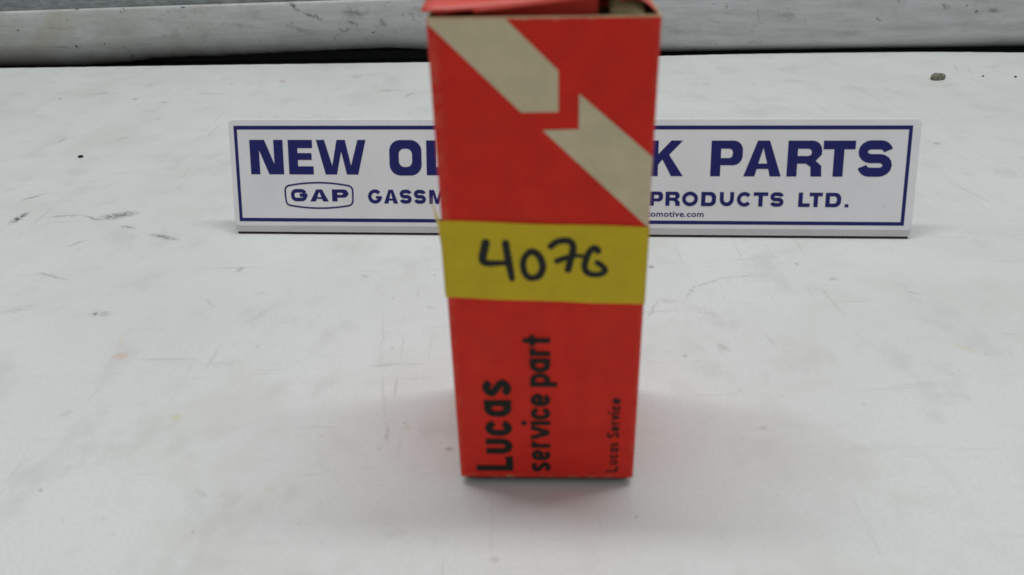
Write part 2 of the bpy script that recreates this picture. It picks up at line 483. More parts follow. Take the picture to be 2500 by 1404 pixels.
RAIL_STAINS = [
    (-0.1702, 0.0422, -0.56, 0.0067, 0.0018, (0.1, 0.1, 0.1), 0.6),
    (-0.1554, 0.0348, -0.35, 0.0103, 0.0014, (0.1, 0.1, 0.1), 0.45),
    (-0.1219, 0.037, -0.15, 0.0116, 0.0043, (0.1, 0.1, 0.1), 0.32),
    (-0.124, 0.0293, -0.33, 0.0053, 0.0023, (0.1, 0.1, 0.1), 0.35),
    (-0.1689, 0.0247, -0.27, 0.014, 0.0027, (0.1, 0.1, 0.1), 0.22),
    (-0.1318, 0.024, 0.19, 0.0061, 0.0027, (0.1, 0.1, 0.1), 0.3),
    (-0.0991, 0.0284, -0.9, 0.0045, 0.0023, (0.1, 0.1, 0.1), 0.3),
    (-0.3572, 0.0123, -0.26, 0.0013, 0.0012, (0.045, 0.045, 0.05), 0.95),
    (-0.3325, 0.015, -0.26, 0.0012, 0.001, (0.045, 0.045, 0.05), 0.9),
    (-0.4026, 0.0262, -0.52, 0.0012, 0.001, (0.045, 0.045, 0.05), 0.9),
    (-0.3142, 0.0032, -0.01, 0.0014, 0.001, (0.045, 0.045, 0.05), 0.9),
    (-0.1089, 0.0208, -1.18, 0.0011, 0.0008, (0.045, 0.045, 0.05), 0.9),
    (-0.2485, 0.0102, -0.01, 0.0011, 0.0008, (0.045, 0.045, 0.05), 0.7),
    (0.3678, 0.0313, -0.01, 0.0012, 0.0012, (0.045, 0.045, 0.05), 0.9),
    (0.2925, 0.0268, -0.2, 0.0013, 0.001, (0.045, 0.045, 0.05), 0.8),
    (0.2948, 0.0256, -0.24, 0.001, 0.0006, (0.045, 0.045, 0.05), 0.6),
    (0.3802, 0.0324, -0.3, 0.0056, 0.0023, (0.1, 0.1, 0.1), 0.35),
    (0.1745, 0.0375, -0.97, 0.0034, 0.0008, (0.1, 0.1, 0.1), 0.35),
    (0.2218, 0.0304, -0.07, 0.0079, 0.0043, (0.1, 0.1, 0.1), 0.22),
    (0.3423, 0.0365, -0.45, 0.0051, 0.0016, (0.1, 0.1, 0.1), 0.35),
    (0.1992, 0.0311, -1.38, 0.0078, 0.0012, (0.1, 0.1, 0.1), 0.15),
    (-0.3693, 0.0126, -0.01, 0.0108, 0.0008, (0.3, 0.29, 0.2), 0.5),
    (-0.3649, 0.0276, -0.03, 0.0108, 0.001, (0.3, 0.29, 0.2), 0.35),
    (-0.3496, 0.0236, -0.01, 0.0064, 0.0008, (0.6, 0.6, 0.58), 0.5),
    (-0.3281, 0.0204, -0.09, 0.0048, 0.0012, (0.6, 0.6, 0.58), 0.4),
    (-0.3, 0.025, -0.01, 0.0042, 0.0008, (0.6, 0.6, 0.58), 0.5),
    (0.1339, 0.0201, -0.4, 0.0145, 0.0035, (0.1, 0.1, 0.1), 0.12),
    (0.2727, 0.0162, -0.06, 0.016, 0.0027, (0.1, 0.1, 0.1), 0.12),
    (-0.3095, 0.0413, -1.56, 0.0016, 0.0006, (0.1, 0.1, 0.1), 0.4),
    (-0.3487, 0.0421, -0.21, 0.0019, 0.0006, (0.045, 0.045, 0.05), 0.4),
    (-0.261, 0.0434, -0.15, 0.0016, 0.0008, (0.045, 0.045, 0.05), 0.6),
    (-0.2114, 0.0278, -0.11, 0.0145, 0.0023, (0.1, 0.1, 0.1), 0.15),
    (-0.0746, 0.0338, -0.96, 0.0049, 0.002, (0.1, 0.1, 0.1), 0.25),
]
M_BOARD = mat_board()
M_RAIL = mat_rail()
M_WALL = mat_wall()
M_DARK = mat_plain('black_rubber_seal', (0.018, 0.022, 0.02), 0.6, 0.3, 0.3, 200.0)
M_RED = mat_card('red_printed_card', (0.80, 0.025, 0.012))
M_RED_LIT = mat_card('red_printed_card_lit', (0.80, 0.070, 0.045), wear=False, rough=0.38, spec=0.6)  # paler than the carton red: strong light from above put into the colour
M_RAW = mat_card('raw_card', RAW, wear=False, grain=0.2)
M_FLAP_SHADE = mat_plain('shaded_brown_card', (0.075, 0.052, 0.035), 0.8, 0.1, 0.4, 300.0)  # darkened so the colour paints the contact shadow under the carton
M_CREAM = mat_card('unprinted_cream_card', (0.73, 0.62, 0.405), wear=False, grain=0.10)
M_INK = mat_plain('black_print', (0.016, 0.018, 0.012), 0.6, 0.2, 0.25)
M_MARKER = mat_plain('black_marker', (0.014, 0.014, 0.012), 0.5, 0.3, 0.2)
M_TAPE = mat_tape()
M_NAVY = mat_plain('navy_print', (0.011, 0.014, 0.155), 0.35, 0.4, 0.15)
M_CONTACT_SHADE = mat_plain('contact_shade_brown', (0.05, 0.038, 0.032), 0.7, 0.2, 0.5, 300.0)  # contact shadow below the sign, put into a dark colour

def mat_sign(name, col, rough):
    m, nt, nodes, links, b = new_mat(name)
    tc = nodes.new('ShaderNodeTexCoord').outputs['Object']
    c = mix(nodes, links, mrange(nodes, links, noise(nodes, links, tc, 40.0, 4), 0.35, 0.68), col, tuple(v * 0.94 for v in col))
    c = mix(nodes, links, mrange(nodes, links, noise(nodes, links, tc, 130.0, 5, 0.65), 0.66, 0.78, 0, 0.35), c, (0.45, 0.43, 0.40))
    links.new(c, b.inputs['Base Color'])
    b.inputs['Roughness'].default_value = rough
    b.inputs['Specular IOR Level'].default_value = 0.5
    return m
M_SIGN = mat_sign('white_sign_face', (0.88, 0.885, 0.91), 0.14)
M_SIGN_EDGE = mat_sign('off_white_plastic', (0.80, 0.80, 0.815), 0.4)

# ------------------------------------------------------------------ the setting
def interp(tab, x):
    if x <= tab[0][0]:
        (x0, y0), (x1, y1) = tab[0], tab[1]
    elif x >= tab[-1][0]:
        (x0, y0), (x1, y1) = tab[-2], tab[-1]
    else:
        for (x0, y0), (x1, y1) in zip(tab, tab[1:]):
            if x0 <= x <= x1:
                break
    return y0 + (y1 - y0) * (x - x0) / (x1 - x0)

EDGE = [(-0.9, 0.700), (-0.4174, 0.6826), (-0.3651, 0.6805), (-0.3151, 0.6790), (-0.2131, 0.6754), (-0.14, 0.6722),
        (-0.0654, 0.6694), (0.03, 0.6708), (0.1235, 0.6726), (0.1809, 0.6729), (0.2537, 0.6714), (0.3251, 0.6673),
        (0.3748, 0.6613), (0.41, 0.6560), (0.9, 0.600)]
EDGE_D = [(-0.9 + 1.8 * i / 360, 0) for i in range(361)]
def edge_y(x):                      # the sheet's slightly wavy rear edge, smoothed between its measured points
    return sum(interp(EDGE, x + q * 0.012) * w for q, w in ((-2, .1), (-1, .2), (0, .4), (1, .2), (2, .1)))
es = [(x, edge_y(x)) for x, _ in EDGE_D]
verts, faces = [], []
PROF = [(0.0035, 0.0), (0.0022, -0.0003), (0.0008, -0.0003), (0.0002, -0.0008), (0.0, -0.0016), (0.0, -0.0035)]
PROF = [(0.004, 0.0), (0.0009, 0.0), (0.0003, -0.0003), (0.0, -0.0009), (0.0, -0.0035)]
for x, y in es:
    jig = 0.00025 * math.sin(x * 310) + 0.0002 * math.sin(x * 733 + 1)
    verts.append((x, -0.45, 0.0))
    for back, z in PROF:
        verts.append((x, y + jig - back, z))
    verts.append((x, -0.45, -0.0035))
k = len(PROF) + 2
for i in range(len(es) - 1):
    for j in range(k):
        a, b = i * k + j, i * k + (j + 1) % k
        faces.append((a, a + k, b + k, b))
faces.append(tuple(range(k)))
faces.append(tuple(reversed([(len(es) - 1) * k + j for j in range(k)])))
tabletop = mesh_obj('tabletop', verts, [f[::-1] for f in faces], M_BOARD)
tabletop['kind'] = 'structure'

bench = mesh_obj('bench_base', [(-1.0, -0.5, -0.006), (1.0, -0.5, -0.006), (1.0, 0.86, -0.006), (-1.0, 0.86, -0.006),
                                (-1.0, -0.5, -0.02), (1.0, -0.5, -0.02), (1.0, 0.86, -0.02), (-1.0, 0.86, -0.02)],
                 [(0, 1, 2, 3), (7, 6, 5, 4), (0, 4, 5, 1), (1, 5, 6, 2), (2, 6, 7, 3), (3, 7, 4, 0)], M_DARK)
bench['kind'] = 'structure'

RAIL_TOP = [(-0.9, 0.030), (-0.4121, 0.0413), (-0.2586, 0.0443), (-0.1088, 0.0468), (0.05, 0.0487), (0.4, 0.0515), (0.9, 0.054)]
RAIL_LOW = [(-0.9, -0.0055), (-0.36, -0.0055), (-0.325, -0.0034), (-0.30, 0.0002), (-0.229, 0.0018), (-0.19, 0.0034), (-0.155, 0.0044),
            (-0.126, 0.0057), (-0.096, 0.0064), (-0.066, 0.0045), (0.0, 0.002), (0.1236, 0.0004), (0.2828, 0.0013), (0.4103, 0.0018), (0.9, 0.003)]
def rail_y(x):
    return 0.6780 - 0.050 * x
verts, faces = [], []
nx = 420
cols = []
for i in range(nx + 1):
    x = -0.9 + 1.8 * i / nx
    zt = interp(RAIL_TOP, x)
    zl = interp(RAIL_LOW, x) - 0.0018
    if -0.33 < x < -0.14:
        zl += 0.00045 * random.uniform(-1, 1)
    else:
        zl += 0.00012 * random.uniform(-1, 1)
    y0 = rail_y(x)
    prof = [(0.0042, zt - 0.0204), (0.0042, zt - 0.0002), (0.0022, zt), (0.0010, zt - 0.0002), (0.0003, zt - 0.0008), (0.0, zt - 0.0018)]
    z1 = zl + 0.024
    prof.append((0.0, (zt + z1) / 2))
    for q in range(7):
        a = math.radians(82 * q / 6)
        prof.append((0.023 * (1 - math.cos(a)), z1 - 0.024 * math.sin(a) / math.sin(math.radians(82))))
    prof.append((0.0260, zl + 0.0006))
    cols.append([(x, y0 + t, z) for t, z in prof])
k = len(cols[0])
for c in cols:
    verts += c
for i in range(nx):
    for j in range(k):
        a, b = i * k + j, i * k + (j + 1) % k
        faces.append((a, b, b + k, a + k))
faces.append(tuple(range(k))[::-1])
faces.append(tuple(nx * k + j for j in range(k)))
rail = mesh_obj('trim_rail', verts, faces, M_RAIL, smooth=True)
for p in rail.data.polygons:
    p.use_smooth = True
rail['kind'] = 'structure'

# dark seal strip in the gap below the rail, and the panel the rail is fixed to
def strip(name, y_off, z0, z1, th, mat):
    xs = [-0.95 + 1.9 * i / 40 for i in range(41)]
    v, f = [], []
    for x in xs:
        y = rail_y(x) + y_off
        v += [(x, y, z0), (x, y, z1), (x, y + th, z1), (x, y + th, z0)]
    for i in range(40):
        for j in range(4):
            a, b = i * 4 + j, i * 4 + (j + 1) % 4
            f.append((a, b, b + 4, a + 4))
    f += [(3, 2, 1, 0), tuple(160 + j for j in range(4))]
    o = mesh_obj(name, v, f, mat)
    o['kind'] = 'structure'
    return o
strip('seal_strip', 0.0225, -0.0055, 0.0018, 0.003, M_DARK)
strip('wall_panel', 0.0046, 0.036, 0.20, 0.012, M_WALL)
strip('gap_light_block', 0.0270, -0.0055, 0.034, 0.006, M_DARK)  # dark strip added to stop background light showing through the gap

# ------------------------------------------------------------------ sign
SW, SH = 305.0, 51.07
sign = empty('shelf_sign', (0.02434, 0.33553, 0.0), -0.07148)
tag(sign, 'long white sign with navy border and lettering standing behind the red carton', 'sign')
LEAN = 0.30457
def sp(u, v, w=0.0):
    """sign millimetres (from lower left, w proud of the face) to the sign's own space"""
    u, v, w = (u - SW / 2) / 1000, v / 1000, w / 1000
    return (u, v * math.sin(LEAN) - w * math.cos(LEAN), 0.0015 + v * math.cos(LEAN) + w * math.sin(LEAN))

def slab(name, outline, w0, w1, mat, parent, bev=0.25):
    """plate with a softened front edge"""
    n = len(outline)
    cx = sum(p[0] for p in outline) / n
    cy = sum(p[1] for p in outline) / n
    ins = [(p[0] + (bev if p[0] < cx else -bev), p[1] + (bev if p[1] < cy else -bev)) for p in outline]
    v = [sp(a, b, w0) for a, b in outline] + [sp(a, b, w1 - bev) for a, b in outline] + [sp(a, b, w1) for a, b in ins]
    f = [tuple(range(n))[::-1], tuple(2 * n + i for i in range(n))]
    for i in range(n):
        j = (i + 1) % n
        f += [(i, j, n + j, n + i), (n + i, n + j, 2 * n + j, 2 * n + i)]
    return mesh_obj(name, v, f, mat, parent)
slab('backing_plate', rrect(0.0, 0.0, SW, SH - 0.4, (1.0, 1.0, 1.8, 1.8)), -3.0, -0.9, M_SIGN_EDGE, sign)
slab('face_sheet', rrect(0.15, 3.0, SW - 0.15, SH, (1.6, 1.6, 2.2, 2.2)), -0.9, 0.0, M_SIGN, sign)
# dark strip that paints the contact shadow under the plate, and the prop behind
mesh_obj('contact_shade_strip', [(x, y, z) for x in (-0.1515, 0.1515) for y in (0.0012, 0.006) for z in (0.0, 0.0016)],
         [(0, 1, 3, 2), (4, 6, 7, 5), (0, 4, 5, 1), (2, 3, 7, 6), (1, 5, 7, 3), (0, 2, 6, 4)], M_CONTACT_SHADE, sign)
for px in (-0.09, 0.09):
    prof = [(0.008, 0.0), (0.032, 0.0), (0.032, 0.0015), (0.0185, 0.043), (0.0172, 0.043)]
    v = [(px + s * 0.0008, y, z) for s in (-1, 1) for y, z in prof]
    n = len(prof)
    mesh_obj('prop', v, [tuple(range(n)), tuple(range(2 * n - 1, n - 1, -1))] +
             [(i, i + n, (i + 1) % n + n, (i + 1) % n) for i in range(n)], M_SIGN_EDGE, sign)
PW = 0.05    # print height over the face, mm
def on_sign(u, v, w):
    return sp(u, v, PW + w)

fl = Flat()
fl.poly([(2.5, 4.9), (301.3, 4.9), (301.3, 48.2), (2.5, 48.2)],
        [[(4.0, 6.5), (299.75, 6.5), (299.75, 46.5), (4.0, 46.5)]])
fl.build('border', on_sign, M_NAVY, sign)

# --- extended bold capitals, drawn in a 15.5 mm high cell
CAP = 15.5
def arc_s(w, h, t):
    """centre line of an S in a w x h cell, stroke t, squarish bowls"""
    a = t / 2
    x0, x1, y0, y1 = a, w - a, a, h - a
    ym = h / 2
    r = min((ym - y0) / 2, 3.6)
    def ar(cx, cy, rx, ry, s, e, n=8):
        return [(cx + rx * math.cos(math.radians(s + (e - s) * k / n)), cy + ry * math.sin(math.radians(s + (e - s) * k / n))) for k in range(n + 1)]
    ry = (y1 - ym) / 2
    rx = ry * 1.15
    top = ym + ry
    bot = ym - ry
    p = [(x1, top + ry * 0.18)] + ar(x1 - rx, top, rx, ry, 10, 90)[1:] + ar(x0 + rx, top, rx, ry, 90, 270) + \
        ar(x1 - rx, bot, rx, ry, 90, -90) + ar(x0 + rx, bot, rx, ry, 270, 190)[:-1] + [(x0, bot - ry * 0.18)]
    return p

def glyph(fl, ch, x, w, y=0.0, h=CAP, t=4.3, th=3.7, rd=1.0):
    """t: stem width, th: thickness of horizontal bars"""
    def T(pts):
        return [(x + a, y + b) for a, b in pts]
    if ch == 'N':
        fl.poly(T([(0, 0), (t, 0), (t, h * .70), (w * .55, 0), (w, 0), (w, h), (w - t, h), (w - t, h * .30), (w * .45, h), (0, h)]))
    elif ch == 'E':
        m = h * .52
        fl.poly(T([(0, 0), (w, 0), (w, th), (t, th), (t, m - th * .42), (w * .94, m - th * .42), (w * .94, m + th * .42), (t, m + th * .42), (t, h - th), (w * .98, h - th), (w * .98, h), (0, h)]))
    elif ch == 'W':
        c = w / 2
        fl.poly(T([(0, h), (w * .165, h), (w * .31, h * .26), (w * .415, h), (w * .585, h), (w * .69, h * .26), (w * .835, h), (w, h),
                   (w * .83, 0), (w * .60, 0), (c, h * .66), (w * .40, 0), (w * .17, 0)]))
    elif ch == 'O':
        fl.poly(T(rrect(0, -.01 * h, w, h + .01 * h, w * .34 * rd, 8)), [T(rrect(t, th, w - t, h - th, w * .17 * rd ** 2, 6))[::-1]])
    elif ch == 'L':
        fl.poly(T([(0, 0), (w, 0), (w, th), (t, th), (t, h), (0, h)]))
    elif ch == 'D':
        fl.poly(T(rrect(0, 0, w, h, (0, w * .38, w * .38, 0), 8)), [T(rrect(t, th, w - t, h - th, (0, w * .18, w * .18, 0), 6))[::-1]])
    elif ch == 'T':
        fl.poly(T([(w / 2 - t / 2, 0), (w / 2 + t / 2, 0), (w / 2 + t / 2, h - th), (w, h - th), (w, h), (0, h), (0, h - th), (w / 2 - t / 2, h - th)]))
    elif ch == 'C':
        o = rrect(0, -.15, w, h + .15, w * .36, 8)
        cl = rrect(t / 2, th / 2 - .01 * h, w - t / 2, h - th / 2 + .01 * h, w * .27 * rd, 8)
        # open the ring on the right
        up = [p for p in cl[::-1]]
        pts = [(w - t / 2, h * .64)] + [p for p in cl if p[1] > h * .64 and p[0] > w / 2] + \
              [p for p in cl if p[0] < w / 2 and p[1] > h / 2] + [p for p in cl if p[0] < w / 2 and p[1] <= h / 2] + \
              [p for p in cl if p[1] < h * .36 and p[0] > w / 2] + [(w - t / 2, h * .36)]
        fl.ribbon(T(pts), (t + th) / 2)
    elif ch == 'K':
        fl.poly(T([(0, 0), (t, 0), (t, h * .32), (w * .40, h * .47), (w * .66, 0), (w, 0), (w * .59, h * .60), (w * .97, h), (w * .64, h), (t, h * .62), (t, h), (0, h)]))
    elif ch == 'P':
        fl.poly(T([(0, 0), (t, 0), (t, h * .31)] + rrect(0, h * .31, w, h, (0, w * .30, w * .30, 0), 8)[1:-1] + [(0, h)]),
                [T(rrect(t, h * .31 + th * .85, w - t, h - th * .95, (0, w * .12, w * .12, 0), 5))[::-1]])
    elif ch == 'A':
        a0, a1 = h * .21, h * .36
        def xl(q): return w * .375 * q / h
        def xr(q): return w - w * .375 * q / h
        k2 = t * 1.12
        def il(q): return k2 + (w / 2 - k2) * q / (h * .86)
        fl.poly(T([(0, 0), (k2, 0), (il(a0), a0), (w - il(a0), a0), (w - k2, 0), (w, 0), (w * .66, h), (w * .34, h)]),
                [T([(il(a1), a1), (w / 2, h * .80), (w - il(a1), a1)])])
    elif ch == 'R':
        ow = w * .96
        fl.poly(T([(0, 0), (t, 0), (t, h * .36), (w * .52, h * .36), (w * .66, h * .27), (w * .68, 0), (w * .985, 0), (w * .965, h * .30), (w * .80, h * .44)] +
                  rrect(0, h * .42, ow, h, (0, w * .20, w * .28, 0), 8)[9:-1] + [(0, h)]),
                [T(rrect(t, h * .36 + th * .9, ow - t, h - th * .95, (0, w * .10, w * .10, 0), 5))[::-1]])
    elif ch == 'S':
        fl.ribbon(T(arc_s(w, h * 1.01, (t + th) / 2 * .98)), (t + th) / 2 * .98)
    elif ch == 'G':
        gl = rrect(t / 2, th / 2, w - t / 2, h - th / 2, min(w, h) * .3 * rd, 6)
        pts = [(w - t / 2, h * .66)] + [p for p in gl if p[1] > h * .66 and p[0] > w / 2] + [p for p in gl if p[0] < w / 2 and p[1] > h / 2] + \
              [p for p in gl if p[0] < w / 2 and p[1] <= h / 2] + [p for p in gl if p[1] < h * .4 and p[0] > w / 2] + [(w - t / 2, h * .47)]
        fl.ribbon(T(pts), [(t + th) / 2 * .92] * len(pts))
        bt = th * (.72 if rd > 1 else 1.0)
        fl.poly(T([(w * .54, h * .36), (w - .01, h * .36), (w - .01, h * .36 + bt), (w * .54, h * .36 + bt)]))

EXTRA = {
    'M': lambda w, h, t: [(0, 0), (t, 0), (t, h * .68), (w / 2 - t * .45, 0), (w / 2 + t * .45, 0), (w - t, h * .68), (w - t, 0), (w, 0), (w, h), (w - t * 1.35, h), (w / 2, h * .34), (t * 1.35, h), (0, h)],
    'I': lambda w, h, t: [(0, 0), (w, 0), (w, h), (0, h)],
    'V': lambda w, h, t: [(w * .5 - t * .55, 0), (w * .5 + t * .55, 0), (w, h), (w - t * 1.08, h), (w / 2, h * .27), (t * 1.08, h), (0, h)],
    '.': lambda w, h, t: [(0, 0), (w, 0), (w, h * .21), (0, h * .21)],
}
fl = Flat(0.002)
HEAD = [('N', 9.35, 15.4), ('E', 27.1, 11.4), ('W', 40.1, 22.7), ('O', 73.4, 14.6), ('L', 90.2, 10.8), ('D', 102.8, 14.6),
        ('S', 127.4, 14.4), ('T', 142.6, 13.6), ('O', 157.2, 14.6), ('C', 173.0, 14.2), ('K', 189.0, 15.3),
        ('P', 216.2, 13.7), ('A', 230.6, 16.2), ('R', 249.2, 15.2), ('T', 264.3, 13.6), ('S', 279.3, 14.5)]
for ch, x, w in HEAD:
    glyph(fl, ch, x, w, 26.25 + (0.2 if x < 60 else 0.0))
fl.build('headline_lettering', on_sign, M_NAVY, sign)

def text_flat(txt, bold, x0, x1, y0, cap):
    """one word in the built-in sans face, emboldened, fitted to x0..x1 and cap height"""
    cu = bpy.data.curves.new('t', 'FONT')
    cu.body = txt
    cu.size = 1.0
    cu.offset = bold
    cu.resolution_u = 4
    cu.space_character = 1.06
    ob = bpy.data.objects.new('t', cu)
    COL.objects.link(ob)
    dg = bpy.context.evaluated_depsgraph_get()
    me = bpy.data.meshes.new_from_object(ob.evaluated_get(dg))
    vs = [v.co.copy() for v in me.vertices]
    fs = [tuple(p.vertices) for p in me.polygons]
    bpy.data.objects.remove(ob)
    bpy.data.curves.remove(cu)
    bpy.data.meshes.remove(me)
    xa, xb = min(v.x for v in vs), max(v.x for v in vs)
    k = (x1 - x0) / (xb - xa)
    ky = cap / (0.727 + 2 * bold)          # cap height of the built-in face
    return [(x0 + (v.x - xa) * k, y0 + (v.y + bold) * ky, 0.0) for v in vs], fs

def words(name, items, place, mat, parent):
    V, F = [], []
    for it in items:
        v, f = text_flat(*it)
        b = len(V)
        V += v
        F += [tuple(b + i for i in q) for q in f]
    return mesh_obj(name, [place(*p) for p in V], F, mat, parent)
cl = Flat(0.002)
LINE = [('G', 63.0, 6.5), ('A', 70.3, 6.5), ('S', 77.6, 5.5), ('S', 84.1, 5.5), ('M', 91.1, 7.2), ('A', 99.1, 6.5), ('N', 106.6, 6.3),
        ('A', 118.6, 6.5), ('U', 126.0, 6.2), ('T', 133.2, 5.9), ('O', 139.8, 6.9), ('M', 147.8, 7.2), ('O', 156.0, 6.9), ('T', 163.6, 5.9), ('I', 170.6, 1.5), ('V', 172.9, 6.4), ('E', 180.3, 5.2),
        ('P', 190.2, 5.8), ('R', 197.1, 6.5), ('O', 204.4, 7.0), ('D', 212.8, 6.5), ('U', 220.9, 6.2), ('C', 228.4, 6.6), ('T', 235.6, 6.3), ('S', 242.9, 5.8),
        ('L', 255.1, 5.0), ('T', 259.8, 5.7), ('D', 266.8, 6.7), ('.', 275.2, 1.6)]
for ch, x, w in LINE:
    y = 13.45 - 0.55 * (x - 63) / 210
    if ch in EXTRA:
        cl.poly([(x + p, y + q) for p, q in EXTRA[ch](w, 6.3, 1.7)])
    elif ch == 'U':
        a_ = 0.86
        r_ = w / 2 - a_
        cl.ribbon([(x + a_, y + 6.3)] + [(x + w / 2 + r_ * math.cos(math.radians(180 + 18 * k)), y + a_ + r_ + r_ * math.sin(math.radians(180 + 18 * k))) for k in range(11)] + [(x + w - a_, y + 6.3)], 1.7)
    elif ch in 'COG':
        lw = 1.62
        cx_, cy_, rx_, ry_ = x + w / 2, y + 3.15, w / 2 - lw / 2, 3.25 - lw / 2
        def oval(s_, e_, n_=22):
            return [(cx_ + rx_ * math.cos(math.radians(s_ + (e_ - s_) * k / n_)), cy_ + ry_ * math.sin(math.radians(s_ + (e_ - s_) * k / n_))) for k in range(n_ + 1)]
        if ch == 'O':
            cl.ribbon(oval(0, 360)[:-1], lw, closed=True)
        elif ch == 'C':
            cl.ribbon(oval(38, 322), lw)
        else:
            cl.ribbon(oval(38, 345), lw)
            cl.poly([(x + w - 2.9, y + 2.15), (x + w - .1, y + 2.15), (x + w - .1, y + 3.35), (x + w - 2.9, y + 3.35)])
    else:
        glyph(cl, ch, x, w, y, 6.3, 1.84, 1.55, 1.36)
cl.build('company_lettering', on_sign, M_NAVY, sign)
words('web_address', [('www.gassmanautomotive.com', 0.02, 159.5, 214.2, 8.2, 2.75)], on_sign, M_NAVY, sign)

# emblem: bulging frame with three squat letters
emb = Flat(0.002)
fr = []
for k in range(13):
    q = -1 + 2 * k / 12
    fr.append((40.4 + 13.9 * q, 22.75 - 1.35 * q * q))
fr += [(55.3, 20.9), (56.0, 19.8), (56.05, 17), (55.9, 14.0), (55.2, 12.9), (54.3, 12.4)]
for k in range(1, 12):
    q = 1 - 2 * k / 12
    fr.append((40.4 + 13.9 * q, 11.15 + 1.25 * q * q))
fr += [(26.5, 12.4), (25.6, 12.9), (24.95, 14.0), (24.75, 17), (24.75, 19.8), (25.4, 20.9)]
emb.ribbon(fr, 0.78, closed=True)
emblem = emb.build('emblem', on_sign, M_NAVY, sign)
el = Flat(0.002)
glyph(el, 'G', 27.1, 7.9, 14.3, 5.5, 2.1, 1.55)
glyph(el, 'A', 36.2, 8.6, 14.2, 5.5, 2.35, 1.5)
glyph(el, 'P', 46.4, 7.7, 14.25, 5.5, 2.5, 1.6)
el.build('emblem_lettering', on_sign, M_NAVY, emblem)

# ------------------------------------------------------------------ carton
box = empty('carton', (0.00848, 0.17481, 0.0), -0.04465)
tag(box, 'tall red carton with cream arrows and yellow tape standing in front of the sign', 'carton')
SHEAR = -0.00598
FOOT = 2.4      # mm: the lower rim sits clear of the table on the bulging bottom flaps
PS = 0.9850       # print scale
def bp(x, y, z):
    """carton space, metres: x from its middle, y back from the front face; the carton leans a touch"""
    return (x * (1 + 0.014 * z / BOX_H) + SHEAR * z, y, z)
def on_front(u, v, w):
    return bp(-BOX_W / 2 + u * PS / 1000, -w / 1000, (v * PS + FOOT) / 1000)

def ring(inset, r, n=5):
    return [(a, b) for a, b in rrect(-BOX_W / 2 + inset, inset, BOX_W / 2 - inset, BOX_D - inset, r, n)]
TH = 0.0006
ro, ri = ring(0.0, 0.0007), ring(TH, 0.0003)
n = len(ro)
levels = [0.0024, 0.0027, 0.0036] + [0.012 * k for k in range(1, 10)] + [BOX_H - 0.0012, BOX_H - 0.00025]
V, F = [], []
for q, z in enumerate(levels):
    pts = ring(0.0003, 0.0006) if q == 0 else ro
    for a, b in pts:
        bulge = 0.00018 * math.sin(math.pi * z / BOX_H) if b < 1e-6 else 0.0
        V.append(bp(a, b - bulge * math.cos(math.pi * a / BOX_W), z))
m0 = len(levels) - 1
rim = ring(TH * 0.3, 0.0006)
V += [bp(a, b, BOX_H) for a, b in rim]
V += [bp(a, b, BOX_H) for a, b in ri]
V += [bp(a, b, 0.0032) for a, b in ri]
for q in range(len(levels) + 2):
    for i in range(n):
        j = (i + 1) % n
        F.append((q * n + i, q * n + j, (q + 1) * n + j, (q + 1) * n + i))
F.append(tuple((len(levels) + 2) * n + i for i in range(n)))
F.append(tuple(range(n))[::-1])
body = mesh_obj('carton_body', V, F, [M_RED, M_RAW], box)
for i, p in enumerate(body.data.polygons):
    if i >= m0 * n:
        p.material_index = 1
    else:
        p.use_smooth = True

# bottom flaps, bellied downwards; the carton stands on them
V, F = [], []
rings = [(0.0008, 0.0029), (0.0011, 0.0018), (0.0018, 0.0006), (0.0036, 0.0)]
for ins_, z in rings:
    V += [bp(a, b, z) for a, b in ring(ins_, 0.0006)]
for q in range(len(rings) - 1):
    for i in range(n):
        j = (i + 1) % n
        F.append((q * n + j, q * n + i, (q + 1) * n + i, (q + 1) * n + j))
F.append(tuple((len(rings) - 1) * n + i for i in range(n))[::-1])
mesh_obj('bottom_flap', V, F, M_FLAP_SHADE, box, smooth=True)

def sheet(name, grid, th, mats, parent, red_rim=False):
    """card sheet from a grid of points (rows of equal length): printed outside, raw inside"""
    R, C = len(grid), len(grid[0])
    P = [[Vector(q) for q in row] for row in grid]
    V = []
    nrm = []
    for i in range(R):
        for j in range(C):
            du = P[i][min(j + 1, C - 1)] - P[i][max(j - 1, 0)]
            dv = P[min(i + 1, R - 1)][j] - P[max(i - 1, 0)][j]
            nrm.append(du.cross(dv).normalized())
            V.append(P[i][j])
    V += [v - nn * th for v, nn in zip(V, nrm)]
    o = R * C
    F, mi = [], []
    for i in range(R - 1):
        for j in range(C - 1):
            a, b, c, e = i * C + j, i * C + j + 1, (i + 1) * C + j + 1, (i + 1) * C + j
            F.append((a, b, c, e)); mi.append(0)
            F.append((o + e, o + c, o + b, o + a)); mi.append(1)
    rimv = [j for j in range(C)] + [i * C + C - 1 for i in range(1, R)] + [(R - 1) * C + j for j in range(C - 2, -1, -1)] + [i * C for i in range(R - 2, 0, -1)]
    for a, b in zip(rimv, rimv[1:] + rimv[:1]):
        F.append((b, a, o + a, o + b)); mi.append(0 if red_rim else 1)
    ob = mesh_obj(name, V, F, mats, parent, smooth=True)
    for p, q in zip(ob.data.polygons, mi):
        p.material_index = q
        if q == 1 and len(p.vertices) == 4 and max(p.vertices) - min(p.vertices) >= o - C:
            p.use_smooth = False
    return ob

